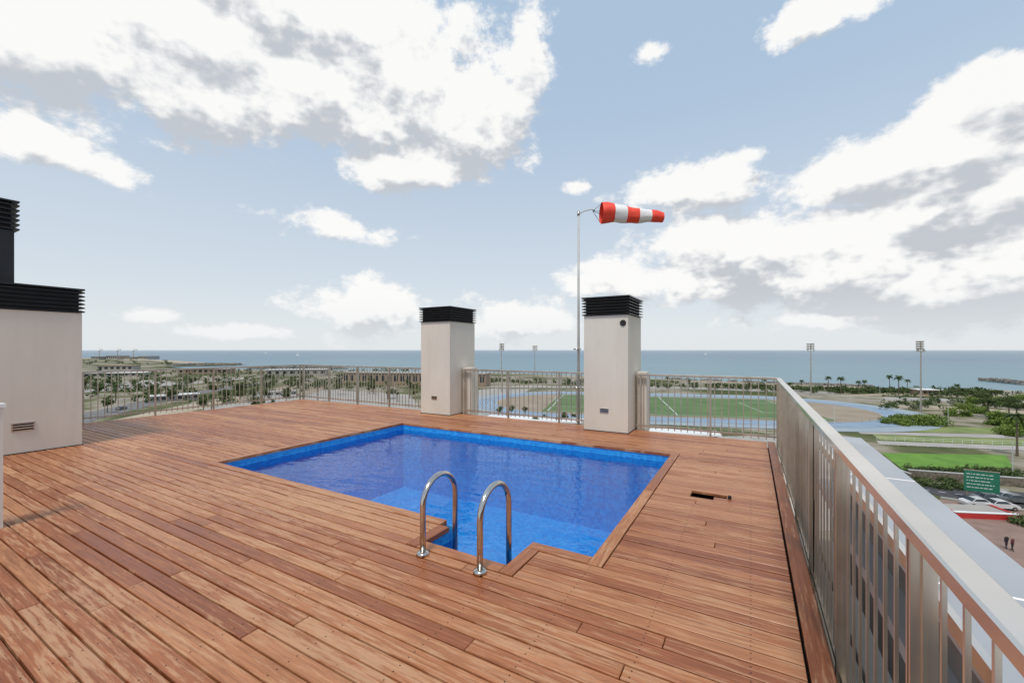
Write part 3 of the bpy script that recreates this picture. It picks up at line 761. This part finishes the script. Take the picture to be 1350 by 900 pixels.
# ---------------- world
w=bpy.data.worlds.new('World'); SC.world=w; w.use_nodes=True; nt=w.node_tree; nt.nodes.clear()
EL=math.radians(62); AZ=math.radians(168)
sky=N(nt,'ShaderNodeTexSky',sky_type='NISHITA'); sky.sun_disc=False; sky.sun_elevation=EL; sky.sun_rotation=AZ
sky.air_density=1.0; sky.dust_density=1.0; sky.ozone_density=1.5
g=bpy.data.node_groups.new('cloud_density','ShaderNodeTree')
g.interface.new_socket('AE',in_out='INPUT',socket_type='NodeSocketVector'); g.interface.new_socket('Detail',in_out='INPUT',socket_type='NodeSocketFloat'); g.interface.new_socket('D',in_out='OUTPUT',socket_type='NodeSocketFloat')
gi=g.nodes.new('NodeGroupInput'); go=g.nodes.new('NodeGroupOutput')
def azel(sx,sy):
    a=math.atan((sx-675)/F); return a-TH, math.atan((461-sy)/F*math.cos(a))
blobs=[(60,60,220,110,1.5),(270,85,230,125,2.0),(400,10,340,90,1.8),(470,110,210,115,2.1),(610,155,115,90,1.7),(535,222,105,44,1.3),(690,70,60,75,1.0),(40,190,105,42,1.4),(150,222,60,24,.75),
 (1300,125,115,55,2.0),(1200,215,220,60,2.0),(1290,300,250,125,2.6),(1060,345,280,75,2.2),(1230,370,240,80,2.4),(910,250,115,40,1.3),(960,325,155,55,1.5),(820,370,95,36,1.2),(1180,415,280,22,1.1),
 (485,412,95,52,1.3),(320,436,150,12,.85),(195,417,65,14,.85),(680,418,90,36,1.1),(865,70,36,18,.85),(758,246,24,12,.9),(1075,20,95,36,1.15),(435,298,100,20,.60),(990,205,28,14,.8),(1450,200,120,220,1.6),(-130,120,140,200,1.0)]
acc=None
for (bx,by,rx,ry,wt) in blobs:
    a,e_=azel(bx,by); a1,_=azel(bx+rx,by); a0,_=azel(bx-rx,by); _,e1=azel(bx,by-ry); _,e0=azel(bx,by+ry)
    ra=(a1-a0)/2; re=(e1-e0)/2
    v=g.nodes.new('ShaderNodeVectorMath'); v.operation='MULTIPLY_ADD'; g.links.new(gi.outputs[0],v.inputs[0]); v.inputs[1].default_value=(1/ra,1/re,0); v.inputs[2].default_value=(-a/ra,-e_/re,0)
    l=g.nodes.new('ShaderNodeVectorMath'); l.operation='LENGTH'; g.links.new(v.outputs[0],l.inputs[0])
    f=math_(g,'MULTIPLY_ADD',l.outputs['Value'],-wt,wt)
    acc=f if acc is None else math_(g,'SMOOTH_MAX',acc,f,0.15)
acc=math_(g,'MAXIMUM',acc,-0.6)
acc=math_(g,'MINIMUM',acc,1.25)
nz=g.nodes.new('ShaderNodeTexNoise'); nz.noise_dimensions='2D'; nz.inputs['Scale'].default_value=9.0; nz.inputs['Roughness'].default_value=0.66
g.links.new(gi.outputs[1],nz.inputs['Detail'])
mp=g.nodes.new('ShaderNodeVectorMath'); mp.operation='MULTIPLY'; mp.inputs[1].default_value=(1,1.5,1); g.links.new(gi.outputs[0],mp.inputs[0]); g.links.new(mp.outputs[0],nz.inputs['Vector'])
d_=math_(g,'ADD',acc,math_(g,'MULTIPLY',math_(g,'SUBTRACT',nz.outputs['Fac'],0.54),2.2))
g.links.new(d_,go.inputs[0])
tc=N(nt,'ShaderNodeTexCoord'); sp=N(nt,'ShaderNodeSeparateXYZ'); nt.links.new(tc.outputs['Generated'],sp.inputs[0])
az=math_(nt,'ARCTAN2',sp.outputs[0],sp.outputs[1]); el=math_(nt,'ARCSINE',sp.outputs[2])
cb=N(nt,'ShaderNodeCombineXYZ'); nt.links.new(az,cb.inputs[0]); nt.links.new(el,cb.inputs[1])
def dens(off,det):
    v=cb.outputs[0]
    if off:
        a=N(nt,'ShaderNodeVectorMath',operation='ADD'); nt.links.new(v,a.inputs[0]); a.inputs[1].default_value=off; v=a.outputs[0]
    n=N(nt,'ShaderNodeGroup'); n.node_tree=g; nt.links.new(v,n.inputs[0]); n.inputs[1].default_value=det; return n.outputs[0]
d0=dens(None,7.0); d1=dens((-0.012,0.045,0),3.0)
mask=N(nt,'ShaderNodeMapRange',interpolation_type='SMOOTHSTEP'); mask.inputs[1].default_value=-0.10; mask.inputs[2].default_value=0.42; nt.links.new(d0,mask.inputs[0])
lit=N(nt,'ShaderNodeMapRange',interpolation_type='SMOOTHSTEP'); lit.inputs[1].default_value=-0.75; lit.inputs[2].default_value=0.15
thick=math_(nt,'MULTIPLY',math_(nt,'MAXIMUM',math_(nt,'SUBTRACT',d1,0.6),0),0.42)
low=N(nt,'ShaderNodeMapRange'); low.inputs[1].default_value=0.15; low.inputs[2].default_value=0.50; low.inputs[3].default_value=1.4; low.inputs[4].default_value=0.25; nt.links.new(el,low.inputs[0])
nt.links.new(math_(nt,'SUBTRACT',math_(nt,'SUBTRACT',d0,d1),math_(nt,'MULTIPLY',thick,low.outputs[0])),lit.inputs[0])
ccol=mixrgb(nt,lit.outputs[0],(5.5,5.8,6.25),(9.9,9.8,9.6))
hz=N(nt,'ShaderNodeMapRange',interpolation_type='SMOOTHSTEP'); hz.inputs[1].default_value=0.0; hz.inputs[2].default_value=0.6; nt.links.new(el,hz.inputs[0])
hcol=mixrgb(nt,hz.outputs[0],(7.9,8.4,8.8),(5.0,6.5,8.3))
skyc=mixrgb(nt,0.78,sky.outputs[0],hcol)
fin=mixrgb(nt,math_(nt,'MULTIPLY',mask.outputs[0],0.95),skyc,ccol)
ah=N(nt,'ShaderNodeMapRange',interpolation_type='SMOOTHSTEP'); ah.inputs[1].default_value=0.0; ah.inputs[2].default_value=0.14; ah.inputs[3].default_value=0.6; ah.inputs[4].default_value=0.0; nt.links.new(el,ah.inputs[0])
fin=mixrgb(nt,ah.outputs[0],fin,(8.0,8.4,8.7))
bg=N(nt,'ShaderNodeBackground'); bg.inputs['Strength'].default_value=0.10; nt.links.new(fin,bg.inputs[0])
wo=N(nt,'ShaderNodeOutputWorld'); nt.links.new(bg.outputs[0],wo.inputs[0])
w.cycles.sampling_method='MANUAL'; w.cycles.sample_map_resolution=256
# sun, veiled by thin cloud
sd_=Vector((math.sin(AZ)*math.cos(EL),math.cos(AZ)*math.cos(EL),math.sin(EL)))
sl=bpy.data.lights.new('sun','SUN'); sl.energy=2.3; sl.angle=math.radians(12); sl.color=(1,0.92,0.82)
so=bpy.data.objects.new('sun',sl); SC.collection.objects.link(so); so.rotation_euler=sd_.to_track_quat('Z','Y').to_euler(); so.location=(0,0,30)
# camera
cm=bpy.data.cameras.new('camera'); cm.sensor_width=36; cm.lens=36*F/1350; cm.shift_y=11/1350; cm.clip_start=0.05; cm.clip_end=60000
co=bpy.data.objects.new('camera',cm); SC.collection.objects.link(co); co.location=(0,0,H); co.rotation_euler=(math.pi/2,0,TH); SC.camera=co
SC.view_settings.view_transform='Standard'; SC.view_settings.look='None'; SC.view_settings.exposure=0
